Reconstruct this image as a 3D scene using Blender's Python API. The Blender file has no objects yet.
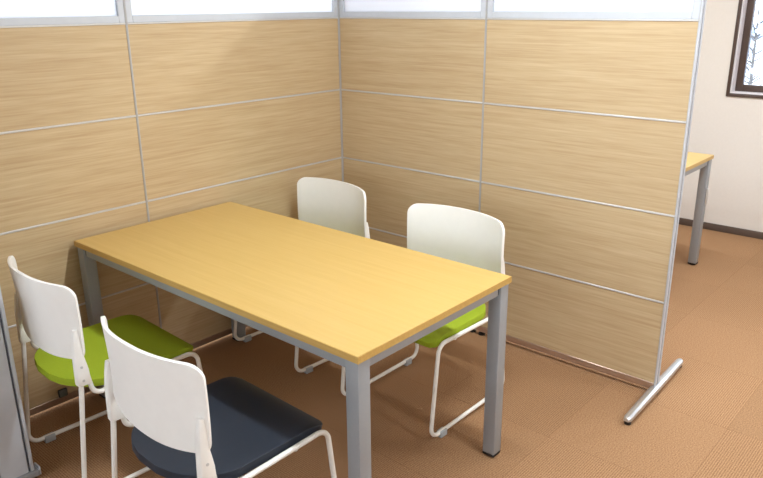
import bpy, bmesh, math, random
from mathutils import Vector, Matrix

random.seed(7)
scene = bpy.context.scene
COL = scene.collection

# ------------------------------------------------------------------ camera
def make_camera(loc, f_px, yaw, pitch, roll):
    cam = bpy.data.cameras.new('camera')
    ob = bpy.data.objects.new('camera', cam)
    COL.objects.link(ob)
    cy, sy, cp, sp = math.cos(yaw), math.sin(yaw), math.cos(pitch), math.sin(pitch)
    fw = Vector((sy * cp, cy * cp, -sp)); rt = Vector((cy, -sy, 0)); up = rt.cross(fw)
    cr, sr = math.cos(roll), math.sin(roll)
    r2 = cr * rt + sr * up; u2 = -sr * rt + cr * up
    m = Matrix((r2, u2, -fw)).transposed().to_4x4()
    m.translation = Vector(loc)
    ob.matrix_world = m
    cam.sensor_fit = 'HORIZONTAL'; cam.sensor_width = 36.0
    cam.lens = f_px * 36.0 / 763.0
    cam.clip_start = 0.02; cam.clip_end = 200
    scene.camera = ob

make_camera((2.731, -2.7664, 1.5799), 717.7, -0.7247, 0.3162, -0.0091)

# ------------------------------------------------------------------ world and exposure
SKY = 5.2
world = bpy.data.worlds.new('world'); scene.world = world
world.use_nodes = True
wn = world.node_tree
wn.nodes['Background'].inputs[0].default_value = (0.95, 0.965, 1.0, 1)
wn.nodes['Background'].inputs[1].default_value = SKY
scene.view_settings.view_transform = 'Standard'
scene.view_settings.look = 'None'
scene.view_settings.gamma = 1.0
scene.view_settings.use_curve_mapping = False
scene.view_settings.exposure = 0.1
LAMP_W = 41.0          # power of one ceiling fixture

# ------------------------------------------------------------------ materials
def lin(h):
    h = h.lstrip('#')
    out = []
    for i in (0, 2, 4):
        c = int(h[i:i + 2], 16) / 255
        out.append(c / 12.92 if c <= 0.04045 else ((c + 0.055) / 1.055) ** 2.4)
    return (*out, 1)

def mat(name, col, rough=0.5, metal=0.0, spec=0.5, noise=0.0, nscale=40, bump=0.0, bscale=300):
    m = bpy.data.materials.new(name); m.use_nodes = True
    nt = m.node_tree; b = nt.nodes['Principled BSDF']
    b.inputs['Base Color'].default_value = lin(col)
    b.inputs['Roughness'].default_value = rough
    b.inputs['Metallic'].default_value = metal
    b.inputs['Specular IOR Level'].default_value = spec
    tc = nt.nodes.new('ShaderNodeTexCoord')
    if noise:
        n = nt.nodes.new('ShaderNodeTexNoise'); n.inputs['Scale'].default_value = nscale
        nt.links.new(tc.outputs['Object'], n.inputs['Vector'])
        hsv = nt.nodes.new('ShaderNodeHueSaturation'); hsv.inputs['Color'].default_value = lin(col)
        mr = nt.nodes.new('ShaderNodeMapRange')
        mr.inputs[1].default_value = 0.3; mr.inputs[2].default_value = 0.7
        mr.inputs[3].default_value = 1 - noise; mr.inputs[4].default_value = 1 + noise
        nt.links.new(n.outputs[0], mr.inputs[0]); nt.links.new(mr.outputs[0], hsv.inputs['Value'])
        nt.links.new(hsv.outputs[0], b.inputs['Base Color'])
    if bump:
        n2 = nt.nodes.new('ShaderNodeTexNoise'); n2.inputs['Scale'].default_value = bscale
        nt.links.new(tc.outputs['Object'], n2.inputs['Vector'])
        bp = nt.nodes.new('ShaderNodeBump'); bp.inputs['Strength'].default_value = bump
        bp.inputs['Distance'].default_value = 0.002
        nt.links.new(n2.outputs[0], bp.inputs['Height']); nt.links.new(bp.outputs[0], b.inputs['Normal'])
    return m

def wood_mat(name, light, dark, rough=0.45, scale=(2.4, 75, 75), fine=(7, 210, 210), contrast=1.0, spec=0.4):
    """fine straight grain running along local X"""
    m = bpy.data.materials.new(name); m.use_nodes = True
    nt = m.node_tree; L = nt.links.new; b = nt.nodes['Principled BSDF']
    tc = nt.nodes.new('ShaderNodeTexCoord'); oi = nt.nodes.new('ShaderNodeObjectInfo')
    off = nt.nodes.new('ShaderNodeVectorMath'); off.operation = 'MULTIPLY_ADD'
    comb = nt.nodes.new('ShaderNodeCombineXYZ')
    mul = nt.nodes.new('ShaderNodeMath'); mul.operation = 'MULTIPLY'; mul.inputs[1].default_value = 37.0
    L(oi.outputs['Random'], mul.inputs[0])
    for i in range(3): L(mul.outputs[0], comb.inputs[i])
    add = nt.nodes.new('ShaderNodeVectorMath'); add.operation = 'ADD'
    L(tc.outputs['Object'], add.inputs[0]); L(comb.outputs[0], add.inputs[1])
    def tex(sc, detail, dist):
        mp = nt.nodes.new('ShaderNodeMapping'); mp.inputs['Scale'].default_value = sc
        L(add.outputs[0], mp.inputs['Vector'])
        n = nt.nodes.new('ShaderNodeTexNoise'); n.inputs['Scale'].default_value = 1.0
        n.inputs['Detail'].default_value = detail; n.inputs['Distortion'].default_value = dist
        L(mp.outputs[0], n.inputs['Vector']); return n
    a = tex(scale, 4, 0.4); f = tex(fine, 3, 0.0)
    mx = nt.nodes.new('ShaderNodeMath'); mx.operation = 'MULTIPLY_ADD'
    mx.inputs[1].default_value = 0.55
    h = nt.nodes.new('ShaderNodeMath'); h.operation = 'MULTIPLY'; h.inputs[1].default_value = 0.45
    L(f.outputs[0], h.inputs[0]); L(a.outputs[0], mx.inputs[0]); L(h.outputs[0], mx.inputs[2])
    cr = nt.nodes.new('ShaderNodeMapRange')
    cr.inputs[1].default_value = 0.5 - 0.17 / contrast; cr.inputs[2].default_value = 0.5 + 0.17 / contrast
    L(mx.outputs[0], cr.inputs[0])
    mix = nt.nodes.new('ShaderNodeMix'); mix.data_type = 'RGBA'
    mix.inputs[6].default_value = lin(dark); mix.inputs[7].default_value = lin(light)
    L(cr.outputs[0], mix.inputs[0]); L(mix.outputs[2], b.inputs['Base Color'])
    b.inputs['Roughness'].default_value = rough
    b.inputs['Specular IOR Level'].default_value = spec
    return m

def carpet_mat():
    """ribbed loop pile, ribs run along local Y of each tile"""
    m = bpy.data.materials.new('carpet'); m.use_nodes = True
    nt = m.node_tree; L = nt.links.new; b = nt.nodes['Principled BSDF']
    tc = nt.nodes.new('ShaderNodeTexCoord'); oi = nt.nodes.new('ShaderNodeObjectInfo')
    w = nt.nodes.new('ShaderNodeTexWave'); w.wave_type = 'BANDS'; w.bands_direction = 'X'
    w.inputs['Scale'].default_value = 38.0      # about 8 mm between ribs
    w.inputs['Distortion'].default_value = 0.5; w.inputs['Detail'].default_value = 2
    w.inputs['Detail Scale'].default_value = 6
    L(tc.outputs['Object'], w.inputs['Vector'])
    n = nt.nodes.new('ShaderNodeTexNoise'); n.inputs['Scale'].default_value = 210; n.inputs['Detail'].default_value = 3
    L(tc.outputs['Object'], n.inputs['Vector'])
    mix = nt.nodes.new('ShaderNodeMix'); mix.data_type = 'RGBA'
    mix.inputs[6].default_value = lin('#68422a'); mix.inputs[7].default_value = lin('#be9770')
    ad = nt.nodes.new('ShaderNodeMath'); ad.operation = 'MULTIPLY_ADD'; ad.inputs[1].default_value = 0.34
    hf = nt.nodes.new('ShaderNodeMath'); hf.operation = 'MULTIPLY_ADD'; hf.inputs[1].default_value = 1.35; hf.inputs[2].default_value = -0.345
    L(n.outputs[0], hf.inputs[0]); L(w.outputs['Fac'], ad.inputs[0]); L(hf.outputs[0], ad.inputs[2])
    L(ad.outputs[0], mix.inputs[0])
    hsv = nt.nodes.new('ShaderNodeHueSaturation')
    mr = nt.nodes.new('ShaderNodeMapRange'); mr.inputs[3].default_value = 0.96; mr.inputs[4].default_value = 1.05
    L(oi.outputs['Random'], mr.inputs[0]); L(mr.outputs[0], hsv.inputs['Value'])
    L(mix.outputs[2], hsv.inputs['Color']); L(hsv.outputs[0], b.inputs['Base Color'])
    b.inputs['Roughness'].default_value = 0.95; b.inputs['Specular IOR Level'].default_value = 0.1
    bp = nt.nodes.new('ShaderNodeBump'); bp.inputs['Strength'].default_value = 0.5; bp.inputs['Distance'].default_value = 0.003
    L(ad.outputs[0], bp.inputs['Height']); L(bp.outputs[0], b.inputs['Normal'])
    return m

def frosted_mat():
    m = bpy.data.materials.new('frosted_acrylic'); m.use_nodes = True
    nt = m.node_tree; L = nt.links.new
    out = nt.nodes['Material Output']; nt.nodes.remove(nt.nodes['Principled BSDF'])
    tr = nt.nodes.new('ShaderNodeBsdfTranslucent'); tr.inputs[0].default_value = (0.93, 0.95, 1.0, 1)
    df = nt.nodes.new('ShaderNodeBsdfDiffuse'); df.inputs[0].default_value = (0.90, 0.92, 0.97, 1)
    gl = nt.nodes.new('ShaderNodeBsdfGlossy'); gl.inputs['Roughness'].default_value = 0.35
    m1 = nt.nodes.new('ShaderNodeMixShader'); m1.inputs[0].default_value = 0.28
    m2 = nt.nodes.new('ShaderNodeMixShader'); m2.inputs[0].default_value = 0.05
    tc = nt.nodes.new('ShaderNodeTexCoord'); n = nt.nodes.new('ShaderNodeTexNoise'); n.inputs['Scale'].default_value = 220
    bp = nt.nodes.new('ShaderNodeBump'); bp.inputs['Strength'].default_value = 0.15
    L(tc.outputs['Object'], n.inputs['Vector']); L(n.outputs[0], bp.inputs['Height']); L(bp.outputs[0], gl.inputs['Normal'])
    L(tr.outputs[0], m1.inputs[1]); L(df.outputs[0], m1.inputs[2])
    L(m1.outputs[0], m2.inputs[1]); L(gl.outputs[0], m2.inputs[2]); L(m2.outputs[0], out.inputs[0])
    return m

def glass_mat():
    m = bpy.data.materials.new('window_glass'); m.use_nodes = True
    nt = m.node_tree; L = nt.links.new
    out = nt.nodes['Material Output']; nt.nodes.remove(nt.nodes['Principled BSDF'])
    t = nt.nodes.new('ShaderNodeBsdfTransparent'); t.inputs[0].default_value = (0.93, 0.97, 1.0, 1)
    g = nt.nodes.new('ShaderNodeBsdfGlossy'); g.inputs['Roughness'].default_value = 0.02
    fr = nt.nodes.new('ShaderNodeFresnel'); fr.inputs[0].default_value = 1.45
    mx = nt.nodes.new('ShaderNodeMixShader')
    L(fr.outputs[0], mx.inputs[0]); L(t.outputs[0], mx.inputs[1]); L(g.outputs[0], mx.inputs[2]); L(mx.outputs[0], out.inputs[0])
    return m

def lamp_mat():
    m = mat('lamp_diffuser', '#ffffff', 0.4)
    b = m.node_tree.nodes['Principled BSDF']
    b.inputs['Emission Color'].default_value = (1, 0.97, 0.92, 1); b.inputs['Emission Strength'].default_value = 4
    return m

M = dict(
    wall=mat('wallpaper', '#d9d1c8', 0.9, noise=0.012, nscale=60, bump=0.08, bscale=350, spec=0.15),
    ceiling=mat('ceiling_board', '#d8d7d4', 0.9, noise=0.02, nscale=25),
    slab=mat('floor_slab', '#6d4423', 0.95, noise=0.05),
    carpet=carpet_mat(),
    base=mat('baseboard_vinyl', '#54443a', 0.6, noise=0.04),
    panelwood=wood_mat('partition_wood', '#cbb48d', '#b79a74', 0.5),
    tablewood=wood_mat('table_wood', '#d3b06a', '#c9a45a', 0.33, scale=(1.6, 60, 60), contrast=0.8, spec=0.45),
    tableedge=wood_mat('table_edge_band', '#cba660', '#bc9650', 0.4),
    rail=mat('base_rail_aluminium', '#c2ab9a', 0.35, 0.8, noise=0.01),
    stile=mat('grey_stile_aluminium', '#b9b7b5', 0.45, 0.25, noise=0.01),
    alu=mat('satin_aluminium', '#cfccc8', 0.4, 0.25, noise=0.02, nscale=80),
    alupale=mat('pale_anodised_frame', '#c3c6cb', 0.5, 0.1, noise=0.015),
    groove=mat('dark_groove', '#5f636c', 0.5, 0.4, noise=0.03),
    chrome=mat('polished_aluminium', '#d3d6da', 0.3, 0.85, noise=0.004, nscale=8),
    steel=mat('grey_painted_steel', '#96999c', 0.42, 0.15, noise=0.015, nscale=120),
    black=mat('black_plastic', '#121212', 0.5, noise=0.05),
    darkgrey=mat('dark_grey_plastic', '#4d5351', 0.5, noise=0.04),
    glide=mat('grey_glide_plastic', '#a9adaf', 0.4, noise=0.04),
    white=mat('white_plastic', '#f4f0e9', 0.42, noise=0.01, nscale=30),
    whitetube=mat('white_powder_coat', '#ece8e0', 0.35, noise=0.01, nscale=60),
    green=mat('lime_green_fabric', '#97a928', 0.75, noise=0.06, nscale=500, bump=0.25, bscale=900, spec=0.2),
    navy=mat('navy_vinyl', '#262d38', 0.5, noise=0.05, nscale=300, bump=0.12, bscale=700, spec=0.35),
    brown=mat('dark_brown_sash', '#4a3a33', 0.45, noise=0.04),
    reveal=mat('window_reveal_paint', '#ddd6d8', 0.6, noise=0.01),
    frost=frosted_mat(), glass=glass_mat(), lamp=lamp_mat(),
    snow=mat('snow', '#dbe6f6', 0.8, noise=0.04, nscale=3),
    bark=mat('dark_bark', '#6e6a66', 0.9, noise=0.2, nscale=20),
)

# ------------------------------------------------------------------ mesh helpers
def add_box(bm, a, b):
    x0, y0, z0 = a; x1, y1, z1 = b
    v = [bm.verts.new(p) for p in ((x0, y0, z0), (x1, y0, z0), (x1, y1, z0), (x0, y1, z0),
                                   (x0, y0, z1), (x1, y0, z1), (x1, y1, z1), (x0, y1, z1))]
    for f in ((0, 3, 2, 1), (4, 5, 6, 7), (0, 1, 5, 4), (1, 2, 6, 5), (2, 3, 7, 6), (3, 0, 4, 7)):
        bm.faces.new([v[i] for i in f])

def bevel(bm, w, seg=2):
    bmesh.ops.bevel(bm, geom=list(bm.edges), offset=w, segments=seg, affect='EDGES', profile=0.5)

def fillet(pts, radii, seg=7):
    out = [Vector(pts[0])]
    for i in range(1, len(pts) - 1):
        p = Vector(pts[i]); a = (Vector(pts[i - 1]) - p).normalized(); b = (Vector(pts[i + 1]) - p).normalized()
        r = radii[i] if isinstance(radii, (list, tuple)) else radii
        ang = a.angle(b); d = r / math.tan(ang / 2)
        c = p + (a + b).normalized() * (r / math.sin(ang / 2))
        s = p + a * d - c; e = p + b * d - c
        for k in range(seg + 1):
            out.append(c + s.slerp(e, k / seg).normalized() * r if s.length else p)
    out.append(Vector(pts[-1]))
    return out

def add_tube(bm, path, r, n=10):
    path = [Vector(p) for p in path]
    rings = []
    t0 = (path[1] - path[0]).normalized()
    ref = Vector((1, 0, 0)) if abs(t0.x) < 0.9 else Vector((0, 1, 0))
    nrm = t0.cross(ref).normalized()
    for i, p in enumerate(path):
        t = (path[min(i + 1, len(path) - 1)] - path[max(i - 1, 0)]).normalized()
        nrm = (nrm - t * nrm.dot(t)).normalized(); bi = t.cross(nrm)
        rr = r[i] if isinstance(r, (list, tuple)) else r
        rings.append([bm.verts.new(p + rr * (math.cos(2 * math.pi * k / n) * nrm + math.sin(2 * math.pi * k / n) * bi)) for k in range(n)])
    for a, b in zip(rings, rings[1:]):
        for k in range(n):
            bm.faces.new((a[k], a[(k + 1) % n], b[(k + 1) % n], b[k]))
    bm.faces.new(rings[0][::-1]); bm.faces.new(rings[-1])

def add_cyl(bm, c, r, z0, z1, n=16):
    add_tube(bm, [(c[0], c[1], z0), (c[0], c[1], z1)], r, n)

def to_mesh(bm, name, m, smooth=None):
    bmesh.ops.recalc_face_normals(bm, faces=list(bm.faces))
    me = bpy.data.meshes.new(name); bm.to_mesh(me); bm.free()
    me.materials.append(m)
    if smooth is not None:
        for p in me.polygons: p.use_smooth = True
        me.set_sharp_from_angle(angle=math.radians(smooth))
    return me

def obj(name, data, parent=None, loc=(0, 0, 0), rotz=0):
    o = bpy.data.objects.new(name, data); COL.objects.link(o)
    o.location = loc; o.rotation_euler = (0, 0, rotz)
    if parent: o.parent = parent
    return o

def box_obj(name, a, b, m, parent=None, bev=0.0, seg=2):
    bm = bmesh.new(); add_box(bm, a, b)
    if bev: bevel(bm, bev, seg)
    return obj(name, to_mesh(bm, name, m, 40 if bev else None), parent)

def tag(o, label=None, cat=None, group=None, kind=None):
    if label: o['label'] = label
    if cat: o['category'] = cat
    if group: o['group'] = group
    if kind: o['kind'] = kind
    return o

def thing(name, loc, rotz, label, cat, group=None):
    return tag(obj(name, None, None, loc, rotz), label, cat, group)

def copy_thing(src, loc, rotz, label, group=None):
    r = src.copy(); COL.objects.link(r); r.location = loc; r.rotation_euler = (0, 0, rotz); r['label'] = label
    if group: r['group'] = group
    for ch in list(src.children):
        c = ch.copy(); COL.objects.link(c); c.parent = r
        for g in list(ch.children):
            d = g.copy(); COL.objects.link(d); d.parent = c
    return r

# ------------------------------------------------------------------ room shell
X0, X1, Y0, Y1, ZC = -2.37, 5.13, -5.07, 2.549, 2.6
WT = 0.14

def wall(name, axis, pos, out, u0, u1, openings, m):
    """wall plane at `pos` on `axis`, thickness WT towards sign `out`; openings = (u0,u1,z0,z1)"""
    bm = bmesh.new()
    us = sorted({u0, u1, *[o[0] for o in openings], *[o[1] for o in openings]})
    lo, hi = min(pos, pos + out * WT), max(pos, pos + out * WT)
    def bx(a0, a1, z0, z1):
        if axis == 'y': add_box(bm, (a0, lo, z0), (a1, hi, z1))
        else: add_box(bm, (lo, a0, z0), (hi, a1, z1))
    for a0, a1 in zip(us, us[1:]):
        op = [o for o in openings if o[0] <= a0 and o[1] >= a1]
        if not op: bx(a0, a1, 0, ZC)
        else:
            bx(a0, a1, 0, op[0][2]); bx(a0, a1, op[0][3], ZC)
    return tag(obj(name, to_mesh(bm, name, m)), kind='structure')

WB = (1.225, 2.95, 0.981, 2.05)          # window in the back wall
WL = [(-4.3, -2.2, 0.9, 2.2), (-1.6, 0.2, 0.9, 2.2), (0.6, 2.2, 0.9, 2.2)]
WF = [(-2.1, 0.1, 0.85, 2.35), (0.3, 2.5, 0.85, 2.35), (2.7, 4.9, 0.85, 2.35)]
wall('wall_back', 'y', Y1, 1, X0 - WT, X1 + WT, [WB], M['wall'])
wall('wall_left', 'x', X0, -1, Y0, Y1, WL, M['wall'])
wall('wall_right', 'x', X1, 1, Y0, Y1, [], M['wall'])
wall('wall_front', 'y', Y0, -1, X0 - WT, X1 + WT, WF, M['wall'])
tag(box_obj('ceiling', (X0 - WT, Y0 - WT, ZC), (X1 + WT, Y1 + WT, ZC + 0.12), M['ceiling']), kind='structure')
floor = tag(box_obj('floor', (X0 - WT, Y0 - WT, -0.16), (X1 + WT, Y1 + WT, -0.008), M['slab']), kind='structure')
for nm, a, b in (('baseboard_back', (X0, Y1 - 0.012, 0), (X1, Y1, 0.05)),
                 ('baseboard_left', (X0, Y0, 0), (X0 + 0.012, Y1 - 0.012, 0.05)),
                 ('baseboard_right', (X1 - 0.012, Y0, 0), (X1, Y1 - 0.012, 0.05)),
                 ('baseboard_front', (X0 + 0.012, Y0, 0), (X1 - 0.012, Y0 + 0.012, 0.05))):
    tag(box_obj(nm, a, b, M['base'], bev=0.003), kind='structure')

# carpet tiles, half a metre each, ribs turned a quarter from tile to tile
tile_cache = {}
def tile_mesh(lx, ly):
    k = (round(lx, 4), round(ly, 4))
    if k not in tile_cache:
        bm = bmesh.new(); g = 0.00012
        x, y = lx / 2 - g, ly / 2 - g
        c = 0.0003
        lo = [bm.verts.new(p) for p in ((-x, -y, -0.008), (x, -y, -0.008), (x, y, -0.008), (-x, y, -0.008))]
        mi = [bm.verts.new(p) for p in ((-x, -y, -c), (x, -y, -c), (x, y, -c), (-x, y, -c))]
        hi = [bm.verts.new(p) for p in ((-x + c, -y + c, 0), (x - c, -y + c, 0), (x - c, y - c, 0), (-x + c, y - c, 0))]
        for a, b in ((lo, mi), (mi, hi)):
            for i in range(4): bm.faces.new((a[i], a[(i + 1) % 4], b[(i + 1) % 4], b[i]))
        bm.faces.new(hi)
        tile_cache[k] = to_mesh(bm, 'carpet_tile', M['carpet'])
    return tile_cache[k]
xs = [X0 + 0.5 * i for i in range(16)]
ys = [Y0 + 0.5 * i for i in range(16)] + [Y1]
for i in range(15):
    for j in range(16):
        lx, ly = xs[i + 1] - xs[i], ys[j + 1] - ys[j]
        turn = (i + j) % 2 == 1
        me = tile_mesh(ly, lx) if turn else tile_mesh(lx, ly)
        obj('carpet_tile', me, floor, ((xs[i] + xs[i + 1]) / 2, (ys[j] + ys[j + 1]) / 2, 0), math.pi / 2 if turn else 0)

# ------------------------------------------------------------------ windows
def window(n, axis, pos, out, o, nsash):
    """trim, reveal, sashes and panes in an opening; local U = along the wall, V = depth outward, Z up"""
    u0, u1, z0, z1 = o
    root = tag(obj('window_%d' % n, None), kind='structure')
    def P(u, v, z): return (u, pos + out * v, z) if axis == 'y' else (pos + out * v, u, z)
    def bx(name, a, b, m, bev=0.0):
        p, q = P(*a), P(*b)
        lo = tuple(min(s, t) for s, t in zip(p, q)); hi = tuple(max(s, t) for s, t in zip(p, q))
        return box_obj(name, lo, hi, m, root, bev)
    t = 0.022
    for a, b in (((u0 - t, -0.012, z0 - t), (u0, 0.0, z1 + t)), ((u1, -0.012, z0 - t), (u1 + t, 0.0, z1 + t)),
                 ((u0, -0.012, z0 - t), (u1, 0.0, z0)), ((u0, -0.012, z1), (u1, 0.0, z1 + t))):
        bx('casing', a, b, M['brown'], 0.002)
    r = 0.008
    for a, b in (((u0, 0, z0), (u0 + r, WT, z1)), ((u1 - r, 0, z0), (u1, WT, z1)),
                 ((u0 + r, 0, z0), (u1 - r, WT, z0 + r)), ((u0 + r, 0, z1 - r), (u1 - r, WT, z1))):
        bx('reveal', a, b, M['reveal'])
    s = 0.045
    w = (u1 - u0 - 2 * r) / nsash
    for k in range(nsash):
        a0 = u0 + r + k * w; a1 = a0 + w; v0, v1 = 0.075, 0.115
        for a, b in (((a0, v0, z0 + r), (a0 + s, v1, z1 - r)), ((a1 - s, v0, z0 + r), (a1, v1, z1 - r)),
                     ((a0 + s, v0, z0 + r), (a1 - s, v1, z0 + r + s)), ((a0 + s, v0, z1 - r - s), (a1 - s, v1, z1 - r))):
            bx('sash', a, b, M['brown'], 0.002)
        bx('pane', (a0 + s, 0.092, z0 + r + s), (a1 - s, 0.097, z1 - r - s), M['glass'])
    return root
window(1, 'y', Y1, 1, WB, 2)
n = 2
for o in WL: window(n, 'x', X0, -1, o, 2); n += 1
for o in WF: window(n, 'y', Y0, -1, o, 2); n += 1

# ------------------------------------------------------------------ partitions
PB, PR = 0.05, 0.3664                 # underside of lowest board, board pitch
PT = PB + 4 * PR                      # top of the wood
PH = 1.89                             # overall height
HT = 0.0145                            # half thickness of a board
def partition_unit(loc, rotz, w, label, end=None, feet=()):
    root = thing('partition', loc, rotz, label, 'partition')
    st = 0.0034
    for x0 in (0.0005, w - st - 0.0005):
        box_obj('stile', (x0, -0.017, 0.02), (x0 + st, 0.017, PH - 0.002), M['stile'], root)
    x0, x1 = st + 0.0006, w - st - 0.0006
    bm_board = {}
    for k in range(4):
        z0 = PB + k * PR + (0.004 if k else 0); z1 = PB + (k + 1) * PR - 0.004
        box_obj('wood_panel', (x0, -HT, z0), (x1, HT, z1), M['panelwood'], root, 0.0012, 1)
        if k:
            z = PB + k * PR
            box_obj('joint_strip', (x0, -0.017, z - 0.004), (x1, 0.017, z + 0.004), M['alu'], root, 0.0015, 1)
    box_obj('bottom_rail', (x0, -0.017, 0.02), (x1, 0.017, PB), M['rail'], root, 0.002, 1)
    box_obj('glazing_rail', (x0, -0.017, PT - 0.004), (x1, 0.017, PT + 0.003), M['alu'], root, 0.001, 1)
    # glazed head: pale frame round a frosted pane
    fz0, fz1, fw = PT + 0.003, PH - 0.012, 0.026
    for a, b in (((x0, -0.0155, fz0), (x0 + fw, 0.0155, fz1)), ((x1 - fw, -0.0155, fz0), (x1, 0.0155, fz1)),
                 ((x0 + fw, -0.0155, fz0), (x1 - fw, 0.0155, fz0 + fw)), ((x0 + fw, -0.0155, fz1 - fw), (x1 - fw, 0.0155, fz1))):
        box_obj('pane_frame', a, b, M['alupale'], root, 0.0015, 1)
    box_obj('frosted_pane', (x0 + fw, -0.003, fz0 + fw), (x1 - fw, 0.003, fz1 - fw), M['frost'], root)
    box_obj('top_rail', (x0, -0.017, fz1), (x1, 0.017, PH), M['alu'], root, 0.003, 1)
    for fx in feet:
        bm = bmesh.new(); add_cyl(bm, (fx, 0), 0.006, 0.008, 0.022); add_cyl(bm, (fx, 0), 0.017, 0.0, 0.009)
        obj('levelling_foot', to_mesh(bm, 'levelling_foot', M['black'], 40), root)
    return root

W1, W2, WLW = 0.9036, 0.9083, 1.1996
pr1 = partition_unit((0.0, 0.017, 0), 0, W1, 'wood-grain partition next to the inner corner, behind the two far white chairs', feet=(0.05, W1 - 0.025))
pr2 = partition_unit((W1, 0.017, 0), 0, W2, 'wood-grain partition with a free end standing on a metal crossbar foot', feet=(0.03,))
pl1 = partition_unit((-0.017, 0.0, 0), -math.pi / 2, WLW, 'wood-grain partition behind the short end of the meeting table', feet=(0.05, WLW - 0.03))
pl2 = partition_unit((-0.017, -WLW, 0), -math.pi / 2, WLW, 'wood-grain partition beside the green chair pushed in by the grey post', feet=(0.03, WLW - 0.03))
# little dark socket on the wall side of that partition
box_obj('floor_socket', (0.462, 0.017, 0.052), (0.498, 0.030, 0.085), M['darkgrey'], pl2, 0.003)

# end cap and crossbar foot at the free end
XE = W2
bm = bmesh.new()
add_box(bm, (XE, -0.0185, 0.03), (XE + 0.004, -0.005, PH)); add_box(bm, (XE, 0.005, 0.03), (XE + 0.004, 0.0185, PH))
obj('end_cap', to_mesh(bm, 'end_cap', M['alupale']), pr2)
box_obj('end_groove', (XE, -0.005, 0.03), (XE + 0.0015, 0.005, PH - 0.001), M['groove'], pr2)
def crossbar(parent, x, y0, y1):
    bm = bmesh.new()
    prof = [(-0.017, 0.020), (0.017, 0.020), (0.015, 0.034), (0.006, 0.040), (-0.006, 0.040), (-0.015, 0.034)]
    sta = [(y0, 0.55, 0.72), (y0 + 0.010, 0.9, 0.86), (y0 + 0.02, 1, 0.9), (y0 + 0.3, 1.1, 1.1), ((y0 + y1) / 2, 1.12, 1.12),
           (y1 - 0.3, 1.1, 1.1), (y1 - 0.02, 1, 0.9), (y1 - 0.010, 0.9, 0.86), (y1, 0.55, 0.72)]
    rings = [[bm.verts.new((x - 0.03 * y + px * sx, y, 0.018 + (pz - 0.020) * sz)) for px, pz in prof] for y, sx, sz in sta]
    for a, b in zip(rings, rings[1:]):
        for k in range(6): bm.faces.new((a[k], a[(k + 1) % 6], b[(k + 1) % 6], b[k]))
    bm.faces.new(rings[0]); bm.faces.new(rings[-1][::-1])
    f = obj('crossbar_foot', to_mesh(bm, 'crossbar_foot', M['chrome'], 15), parent)
    for y in (y0 + 0.02, y1 - 0.02, (y0 + y1) / 2):
        bm = bmesh.new(); add_cyl(bm, (x - 0.03 * y, y), 0.008, 0.008, 0.022); add_cyl(bm, (x - 0.03 * y, y), 0.013, 0.0, 0.011)
        obj('adjuster', to_mesh(bm, 'adjuster', M['black'], 40), f)
crossbar(pr2, XE + 0.0, -0.322, 0.318)

# corner post
root = thing('corner_post', (-0.017, 0.017, 0), 0, 'slim aluminium post in the inner corner between the two wood partitions', 'post')
bm = bmesh.new(); add_box(bm, (-0.017, -0.0168, 0.012), (0.0168, 0.017, PH)); bevel(bm, 0.002, 1)
obj('post_body', to_mesh(bm, 'post_body', M['alu'], 40), root)
box_obj('post_cap', (-0.018, -0.0168, PH), (0.0168, 0.018, PH + 0.008), M['darkgrey'], root, 0.002)
bm = bmesh.new(); add_cyl(bm, (0, 0), 0.018, 0, 0.012); obj('levelling_foot', to_mesh(bm, 'levelling_foot', M['black'], 40), root)

# the return on the near side ends in a broad grey stanchion on a foot plate
root = thing('end_stanchion', (0.36, -2.035, 0), 0, 'broad grey metal post on a foot plate, beside the green chair next to it', 'post')
bm = bmesh.new(); add_box(bm, (-0.03, -0.052, 0.035), (0.022, 0.052, PH)); bevel(bm, 0.002, 1)
obj('post_body', to_mesh(bm, 'post_body', M['steel'], 40), root)
for s in (-1, 1):
    y = s * 0.056
    box_obj('edge_strip', (-0.03, y - 0.004 if s > 0 else y - 0.008, 0.035), (0.030, y + 0.008 if s > 0 else y + 0.004, PH), M['alupale'], root, 0.0015, 1)
    y = s * 0.048
    box_obj('dark_seam', (0.022, y - 0.0035, 0.036), (0.0232, y + 0.0035, PH - 0.01), M['groove'], root)  # thin dark seam line on each side of the cover plate
box_obj('cover_plate', (0.022, -0.0445, 0.036), (0.0285, 0.0445, PH - 0.01), M['alupale'], root, 0.0015, 1)
f = box_obj('foot_plate', (-0.04, -0.11, 0.012), (0.040, 0.075, 0.035), M['steel'], root, 0.003)
box_obj('lip', (0.0, 0.0755, 0.014), (0.040, 0.081, 0.046), M['alupale'], f, 0.0015, 1)
for y in (-0.09, 0.055):
    bm = bmesh.new(); add_cyl(bm, (0, y), 0.016, 0, 0.013); obj('adjuster', to_mesh(bm, 'adjuster', M['black'], 40), f)
pn = partition_unit((0.0015, -2.035, 0), 0, 0.327, 'narrow wood-grain partition between the grey post and the long partition', feet=(0.16,))

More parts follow.
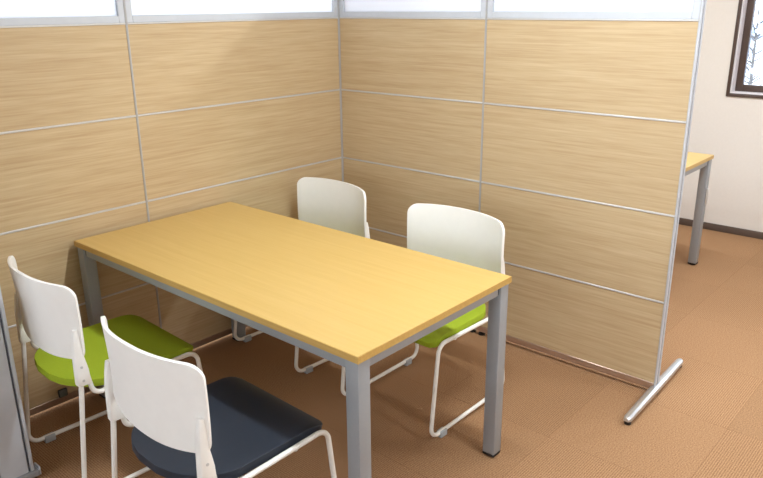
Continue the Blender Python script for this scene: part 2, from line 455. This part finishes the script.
# ------------------------------------------------------------------ tables
TL, TW, TH = 1.5346, 0.7684, 0.70
def make_table(loc, rotz, label, name='meeting_table'):
    """origin under the centre of the top, long side along X"""
    root = thing(name, loc, rotz, label, 'table')
    hx, hy, tt, lw, ins = TL / 2, TW / 2, 0.022, 0.049, 0.006
    top = box_obj('tabletop', (-hx + 0.0012, -hy + 0.0012, TH - tt), (hx - 0.0012, hy - 0.0012, TH), M['tablewood'], root, 0.0015, 1)
    for a, b in (((-hx, -hy, TH - tt), (hx, -hy + 0.0012, TH - 0.001)), ((-hx, hy - 0.0012, TH - tt), (hx, hy, TH - 0.001)),
                 ((-hx, -hy + 0.0012, TH - tt), (-hx + 0.0012, hy - 0.0012, TH - 0.001)), ((hx - 0.0012, -hy + 0.0012, TH - tt), (hx, hy - 0.0012, TH - 0.001))):
        box_obj('edge_band', a, b, M['tableedge'], top)
    zt = TH - tt
    for sx in (-1, 1):
        for sy in (-1, 1):
            cx, cy = sx * (hx - ins - lw / 2), sy * (hy - ins - lw / 2)
            leg = box_obj('leg', (cx - lw / 2, cy - lw / 2, 0.014), (cx + lw / 2, cy + lw / 2, zt - 0.001), M['steel'], root, 0.004)
            bm = bmesh.new(); add_box(bm, (cx - lw / 2 + 0.001, cy - lw / 2 + 0.001, 0.006), (cx + lw / 2 - 0.001, cy + lw / 2 - 0.001, 0.0145))
            add_cyl(bm, (cx, cy), 0.019, 0.0, 0.008)
            obj('foot_cap', to_mesh(bm, 'foot_cap', M['black'], 40), leg)
    ah = 0.036
    ax, ay = hx - ins - lw, hy - ins - lw
    for s in (-1, 1):
        y = s * (hy - ins - 0.008)
        box_obj('apron', (-ax + 0.004, y - 0.014 if s > 0 else y - 0.0, zt - ah), (ax - 0.004, y if s > 0 else y + 0.014, zt - 0.001), M['steel'], root, 0.002, 1)
        x = s * (hx - ins - 0.008)
        box_obj('apron', (x - 0.014 if s > 0 else x, -ay + 0.004, zt - ah), (x if s > 0 else x + 0.014, ay - 0.004, zt - 0.001), M['steel'], root, 0.002, 1)
        for t in (-1, 1):
            xx, yy = s * ax, t * (hy - ins - 0.015)
            box_obj('corner_joint', (min(xx, xx - s * 0.004), yy - 0.006, zt - ah + 0.004), (max(xx, xx - s * 0.004), yy + 0.006, zt - 0.002), M['black'], root)
            xx, yy = s * (hx - ins - 0.015), t * ay
            box_obj('corner_joint', (xx - 0.006, min(yy, yy - t * 0.004), zt - ah + 0.004), (xx + 0.006, max(yy, yy - t * 0.004), zt - 0.002), M['black'], root)
    return root
ta = 0.006
cxy = Vector((1.5597, -1.5416)) + Vector((-TL / 2 * math.cos(ta) - TW / 2 * math.sin(ta), -TL / 2 * math.sin(ta) + TW / 2 * math.cos(ta)))
table = make_table((cxy.x, cxy.y, 0), ta, 'yellow wood-top meeting table with grey steel legs among the chairs')
desk = copy_thing(table, (1.41 - TL / 2, 1.755 - TW / 2, 0), 0, 'wood-top desk with grey leg behind the partition, near the window wall')
desk.name = 'desk'; desk['category'] = 'desk'
box_obj('cable_clip', (TL / 2 - 0.002, TW / 2 - 0.05, 0.40), (TL / 2 + 0.010, TW / 2 - 0.035, 0.50), M['alu'], desk, 0.002)

# ------------------------------------------------------------------ chairs
SX = 0.232                           # half spacing of the side frames
TR = 0.0082
def make_chair(seat_mat):
    root = thing('stacking_chair', (0, 0, 0), 0, '', 'chair')
    for s in (-1, 1):
        x = s * SX
        bm = bmesh.new()
        path = fillet([(x, -0.195, 0.53), (x, -0.251, 0.0205), (x, 0.258, 0.0205), (x, 0.214, 0.395), (x, -0.170, 0.383), (x, -0.184, 0.47)],
                      [0, 0.040, 0.040, 0.042, 0.034, 0], 8)
        add_tube(bm, path, TR, 10)
        fr = obj('side_frame', to_mesh(bm, 'side_frame', M['whitetube'], 60), root)
        for gy in (-0.175, 0.185):
            bm = bmesh.new(); add_box(bm, (x - 0.0125, gy - 0.02, 0.0), (x + 0.0125, gy + 0.02, 0.027)); bevel(bm, 0.004, 2)
            obj('glide', to_mesh(bm, 'glide', M['glide'], 40), fr)
    for cy, cz in ((0.10, 0.377), (-0.08, 0.375)):
        bm = bmesh.new(); add_tube(bm, [(-SX + 0.006, cy, cz), (SX - 0.006, cy, cz)], 0.006, 8)
        obj('crossbar', to_mesh(bm, 'crossbar', M['whitetube'], 60), root)
    # seat pad: rounded rear, waterfall front
    def pad(name, m, hw, yr, yf, zoff, thick, bev):
        bm = bmesh.new(); NU, NV = 18, 26; g = []
        for j in range(NV + 1):
            t = j / NV; y = yr + (yf - yr) * (t - 0.045 * math.sin(2 * math.pi * t))
            w = hw
            dr = (y - yr) / 0.15
            if dr < 1: w *= (1 - (1 - max(dr, 0)) ** 1.75) ** (1 / 1.75) * 0.80 + 0.20
            df = (yf - y) / 0.035
            if df < 1: w -= 0.028 * (1 - math.sqrt(max(0, 1 - (1 - max(df, 0)) ** 2)))
            row = []
            for i in range(NU + 1):
                u = -1 + 2 * i / NU
                z = 0.414 + zoff
                if y > 0.15: z -= 0.022 * ((y - 0.15) / 0.086) ** 2
                z -= 0.007 * (1 - u * u) * max(0, 1 - ((y - 0.0) / 0.2) ** 2)
                if y < -0.10: z += 0.02 * (-0.10 - y)
                row.append(bm.verts.new((u * w, y, z)))
            g.append(row)
        for a, b in zip(g, g[1:]):
            for i in range(NU): bm.faces.new((a[i], a[i + 1], b[i + 1], b[i]))
        o = obj(name, to_mesh(bm, name, m, 50), root)
        so = o.modifiers.new('thickness', 'SOLIDIFY'); so.thickness = thick; so.offset = -1
        bv = o.modifiers.new('round', 'BEVEL'); bv.width = bev; bv.segments = 3; bv.limit_method = 'ANGLE'; bv.angle_limit = math.radians(50)
        return o
    pad('seat', seat_mat, 0.2185, -0.235, 0.229, 0.0, 0.026, 0.009)
    pad('seat_base', M['white'], 0.209, -0.22, 0.215, -0.0265, 0.007, 0.002)
    # backrest shell
    zb, zt, hw, rt, rb = 0.508, 0.764, 0.242, 0.040, 0.030
    bm = bmesh.new(); NU = 22; g = []
    zs = [zb + rb * (1 - math.cos(k * math.pi / 12)) for k in range(6)] + [zb + rb + (zt - rt - zb - rb) * k / 8 for k in range(9)] + \
         [zt - rt + rt * math.sin(k * math.pi / 12) for k in range(1, 7)]
    for z in zs:
        w = hw
        if z > zt - rt: w -= rt - math.sqrt(max(0, rt * rt - (z - zt + rt) ** 2)) * 0.999
        if z < zb + rb: w -= 0.6 * (rb - math.sqrt(max(0, rb * rb - (zb + rb - z) ** 2)) * 0.999)
        v = (z - zb) / (zt - zb)
        row = []
        for i in range(NU + 1):
            u = -1 + 2 * i / NU; x = u * w
            un = x / hw
            y = -0.231 - 0.022 * v ** 1.5 + (0.045 + 0.022 * v) * abs(un) ** 2.4
            zz = z + 0.010 * (v - 0.4) * (1 - un * un) - 0.018 * (1 - v) * (1 - un * un) + 0.012 * (1 - v)
            row.append(bm.verts.new((x, y, zz)))
        g.append(row)
    for a, b in zip(g, g[1:]):
        for i in range(NU): bm.faces.new((a[i], a[i + 1], b[i + 1], b[i]))
    back = obj('backrest', to_mesh(bm, 'backrest', M['white'], 60), root)
    so = back.modifiers.new('thickness', 'SOLIDIFY'); so.thickness = 0.010; so.offset = 0
    bv = back.modifiers.new('round', 'BEVEL'); bv.width = 0.003; bv.segments = 2; bv.limit_method = 'ANGLE'; bv.angle_limit = math.radians(50)
    for s in (-1, 1):
        bm = bmesh.new()
        rings = []
        for z, y0, y1, hxw in ((0.430, -0.217, -0.176, 0.0125), (0.435, -0.220, -0.173, 0.0145), (0.48, -0.219, -0.176, 0.0140),
                              (0.54, -0.217, -0.187, 0.0130), (0.585, -0.212, -0.190, 0.0105), (0.620, -0.206, -0.193, 0.0070)):
            c = []
            for k in range(12):
                a = 2 * math.pi * k / 12
                ca, sa = math.cos(a), math.sin(a)
                px = math.copysign(abs(ca) ** 0.45, ca) * hxw - s * 0.0035; py = (y0 + y1) / 2 + math.copysign(abs(sa) ** 0.45, sa) * (y1 - y0) / 2
                c.append(bm.verts.new((s * SX + px, py, z)))
            rings.append(c)
        for a, b in zip(rings, rings[1:]):
            for k in range(12): bm.faces.new((a[k], a[(k + 1) % 12], b[(k + 1) % 12], b[k]))
        bm.faces.new(rings[0]); bm.faces.new(rings[-1])
        br = obj('back_bracket', to_mesh(bm, 'back_bracket', M['white'], 50), back)
        for zz in (0.448, 0.495):
            bm = bmesh.new(); add_tube(bm, [(s * (SX + 0.006), -0.2, zz), (s * (SX + 0.0112), -0.2, zz)], 0.0045, 10)
            obj('screw', to_mesh(bm, 'screw', M['alu'], 40), back)
    return root

GRP = 'stacking chairs round the meeting table'
c1 = make_chair(M['green'])
c1.location = (0.4346, -1.6656, 0); c1.rotation_euler = (0, 0, -0.037)
c1['label'] = 'white chair with green seat next to the grey post, back turned to the booth opening'
c1['group'] = GRP
c2 = make_chair(M['navy'])
c2.location = (1.1544, -1.712, 0); c2.rotation_euler = (0, 0, -0.017)
c2['label'] = 'white-backed chair with dark navy blue seat beside the meeting table'
c2['group'] = GRP
c3 = copy_thing(c1, (0.332, -0.621, 0), 3.0952, 'white chair across the table in the corner of the two partitions', GRP)
c4 = copy_thing(c1, (1.0823, -0.643, 0), 3.1458, 'white chair with green seat beside the partition standing on a crossbar foot', GRP)

# ------------------------------------------------------------------ ceiling lamps (long fluorescent fixtures along X)
def ceiling_lamp(x, y, label):
    root = thing('ceiling_lamp', (x, y, ZC), 0, label, 'ceiling lamp', 'fluorescent ceiling lamps')
    bm = bmesh.new()
    prof = [(-0.11, 0.0), (0.11, 0.0), (0.085, -0.035), (-0.085, -0.035)]
    r = [[bm.verts.new((sx * 0.63, py, pz - 0.001)) for py, pz in prof] for sx in (-1, 1)]
    for k in range(4): bm.faces.new((r[0][k], r[0][(k + 1) % 4], r[1][(k + 1) % 4], r[1][k]))
    bm.faces.new(r[0]); bm.faces.new(r[1])
    obj('housing', to_mesh(bm, 'housing', M['white']), root)
    for s in (-1, 1):
        bm = bmesh.new(); add_tube(bm, [(-0.59, s * 0.05, -0.055), (0.59, s * 0.05, -0.055)], 0.014, 12)
        obj('tube', to_mesh(bm, 'tube', M['lamp'], 60), root)
    ld = bpy.data.lights.new('lamp_light', 'AREA'); ld.shape = 'RECTANGLE'; ld.size = 1.18; ld.size_y = 0.13
    ld.energy = LAMP_W; ld.color = (0.87, 0.945, 1.0)
    lo = bpy.data.objects.new('lamp_light', ld); COL.objects.link(lo); lo.parent = root; lo.location = (0, 0, -0.075)
for x in (-1.5, 1.75, 4.3):
    for y in (-1.0, 0.92):
        where = ('over the aisle outside the booth', '', 'near the windowless side wall')[(x > 0) + (x > 3)]
        row = 'level with the table' if y < 0 else 'level with the desk'
        if 0 < x < 3: where = 'above the meeting table' if y < 0 else 'above the desk behind the partition'; row = 'fixed to the ceiling'
        ceiling_lamp(x, y, 'white fluorescent ceiling lamp ' + where + ', ' + row)

# ------------------------------------------------------------------ outside the window
tag(box_obj('snowy_ground', (-40, -40, -0.9), (40, 40, -0.7), M['snow']), kind='structure')
def snowy_tree(x, y, h, seed):
    rnd = random.Random(seed)
    root = thing('snowy_tree', (x, y, -0.7), 0, 'bare snow-laden tree seen through the window', 'tree', 'snowy trees outside the window')
    bm = bmesh.new(); bs = bmesh.new()
    add_tube(bm, [(0, 0, 0), (0.03, 0.02, h * 0.5), (0, 0, h)], [0.035, 0.025, 0.008], 8)
    for k in range(44):
        z = h * (0.18 + 0.8 * rnd.random()); a = rnd.random() * 6.28; l = (h - z) * 0.35 + 0.25
        e = Vector((math.cos(a) * l, math.sin(a) * l, z + l * 0.5))
        mid = Vector((math.cos(a) * l * 0.5, math.sin(a) * l * 0.5, z + l * 0.32))
        add_tube(bm, [(0, 0, z), mid, e], [0.010, 0.007, 0.003], 6)
        for q in range(5):
            p = Vector((0, 0, z)).lerp(e, 0.3 + 0.7 * rnd.random()) + Vector((0, 0, 0.05))
            sc = 0.03 + 0.05 * rnd.random()
            bmesh.ops.create_icosphere(bs, subdivisions=2, radius=sc, matrix=Matrix.Translation(p) @ Matrix.Diagonal((1.4, 1.4, 0.7, 1)))
    obj('trunk', to_mesh(bm, 'trunk', M['bark'], 60), root)
    tag(obj('snow_cover', to_mesh(bs, 'snow_cover', M['snow'], 80), root), kind='stuff')
for i, (x, y, h) in enumerate(((0.0, 7.6, 2.2), (-1.6, 11.5, 2.6), (1.9, 9.5, 2.6), (0.5, 13.5, 3.0), (3.4, 7.2, 2.8))):
    snowy_tree(x, y, h, i)
